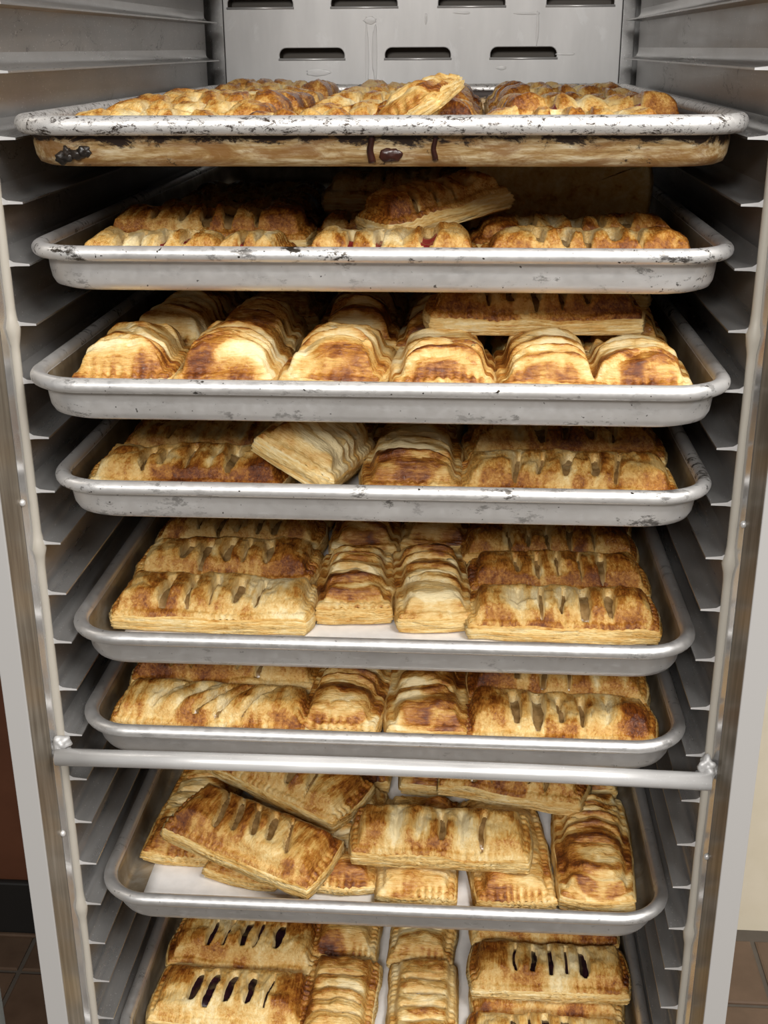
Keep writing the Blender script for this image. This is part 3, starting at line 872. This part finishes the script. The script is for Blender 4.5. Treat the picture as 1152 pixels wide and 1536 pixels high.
P(6, .134, .168, 0, .140, .062, .031, 5, 1.2, tone=.08, label='dim pastry furthest back at right of the sixth pan')
P(6, -.134, .19, 0, .146, .064, .031, 5, 1, label='dim pastry furthest back at left of the sixth pan', res=LO)
P(6, -.029, .212, V90, .110, .060, .031, 3, .8, ln=.34, label='dim pastry behind the ridged lengthwise one of the sixth pan', res=LO)
P(6, .033, .212, V90, .110, .060, .031, 3, .8, ln=.34, label='dim pastry behind the brown-fronted lengthwise one of the sixth pan', res=LO)

#---- pan 7: loosely piled
P(7, -.183, .140, V90 - 4, .140, .060, .024, 4, .8, ln=.3, tone=.12, label='dark browned pastry lying under the big slanted one at left of the seventh pan')
P(7, -.106, .106, V90 - 14, .124, .066, .022, 4, .8, ln=.3, tone=.02, label='pastry under the middle of the big slanted one, its crimped end on white paper')
P(7, -.038, .110, V90, .138, .064, .022, 4, .8, ln=.3, tone=-.06, label='pale pastry sticking out right of the big slanted one on the seventh pan')
P(7, .026, .096, V90, .136, .066, .024, 4, 1.0, ln=.3, tone=.03, label='pastry lying lengthwise under the level cut one, left end piece of the seventh pan')
P(7, .1, .098, V90 + 6, .140, .068, .024, 4, .8, ln=.3, tone=.04, label='pastry lying lengthwise under the level cut one, with a crimped right edge')
P(7, .174, .101, V90 - 2, .142, .062, .032, 4, .8, ln=.36, fold=1.1, tone=.06, label='tall folded pastry standing alone at the right side of the seventh pan')
P(7, -.111, .070, -23, .142, .064, .030, 5, 1.0, tone=.07, skew=-.35, closed=0, yo=.003, z=.023, rx=6, ry=4, label='big golden slanted pastry with five open cuts on top of the seventh pan')
P(7, -.094, .158, -30, .150, .064, .029, 4, 1.5, tone=.02, skew=-.2, closed=0, z=.026, rx=4, ry=2, label='slanted pastry with wide cuts on top, behind the big one of the seventh pan')
P(7, .045, .076, -1, .148, .058, .030, 5, 1.4, tone=.06, z=.026, rx=4, label='level cut pastry lying crosswise on top at the middle of the seventh pan')
P(7, .108, .166, -12, .130, .062, .029, 5, 1.4, tone=.04, z=.026, rx=2, label='pastry with three open cuts on top at back right of the seventh pan')
P(7, -.180, .275, V90, .120, .062, .028, 4, .8, tone=.05, label='pastry at back left of the seventh pan under the slanted ones')
P(7, -.108, .235, V90 + 4, .120, .062, .028, 4, .8, tone=.05, label='pastry between the two slanted ones, tucked beneath on the seventh pan')
for i, x in enumerate((-.036, .036, .105, .172)):
    P(7, x, .245, V90, .124, .062, .028, 4, .9, ln=.3, tone=.03, label='shaded pastry at the back of the seventh pan, %s lengthwise one from the left there' % ('third', 'fourth', 'fifth', 'sixth')[i], group=BG(7), res=LO)

#---- pan 8: dark berry
P(8, -.147, .074, -2, .140, .068, .026, 5, 1.3, res=.0011, fill='dark_berry', tone=-.04, span=.58, skew=.08, fold=.25, puff=.0012, closed=0, label='flat golden pastry with five dark berry cuts at front left of the lowest pan')
P(8, -.146, .142, -2, .142, .066, .028, 5, 1.3, res=.0011, fill='dark_berry', tone=.0, span=.54, skew=.08, fold=.25, puff=.0012, label='golden pastry with four dark cuts behind the front left one of the lowest pan')
P(8, -.043, .072, V90 - 2, .112, .064, .028, 4, 1.3, res=.0011, fill='dark_berry', ln=.3, tone=-.02, fold=.5, puff=.004, label='golden lengthwise pastry with three lens-shaped cuts left of centre in the lowest pan')
P(8, -.045, .190, V90, .120, .062, .030, 4, .8, fill='dark_berry', ln=.3, tone=.02, fold=.4, label='pastry with crimped front end behind the left-centre one of the lowest pan')
P(8, .031, .072, V90 + 1, .112, .060, .027, 4, 1.3, res=.0011, fill='dark_berry', ln=.3, tone=-.02, fold=.4, puff=.004, label='golden lengthwise pastry with dark cuts right of centre in the lowest pan')
P(8, .030, .186, V90 - 4, .120, .060, .030, 4, .8, fill='dark_berry', ln=.3, tone=.0, fold=.4, label='pale pastry behind the right-centre one, overlapping its back end, lowest pan')
P(8, .139, .0435, 0, .136, .052, .027, 5, 1.3, fill='dark_berry', tone=-.03, span=.54, fold=.25, puff=.0018, closed=.2, label='front pastry in the right column of the lowest pan, five black cuts')
P(8, .142, .099, 0, .132, .062, .020, 0, fill=None, tone=-.04, label='plain pastry edge under the middle one in the right column of the lowest pan')
P(8, .142, .105, 0, .140, .058, .026, 5, 1.2, fill='dark_berry', tone=.0, span=.54, fold=.25, puff=.0018, z=.021, label='middle pastry in the right column of the lowest pan, with black cuts and crimped front')
P(8, .140, .166, 2, .136, .058, .026, 4, 1.2, fill='dark_berry', tone=-.02, z=.021, span=.5, fold=.25, puff=.0018, label='back pastry in the right column of the lowest pan, under the pan above')
P(8, -.148, .214, 0, .140, .066, .028, 4, .8, fill='dark_berry', label='shaded pastry at the back of the lowest pan, left column under the pan above', group=BG(8), res=LO)
P(8, .140, .235, 0, .138, .062, .028, 4, .8, fill='dark_berry', label='shaded pastry furthest back in the right column of the lowest pan', group=BG(8), res=LO)
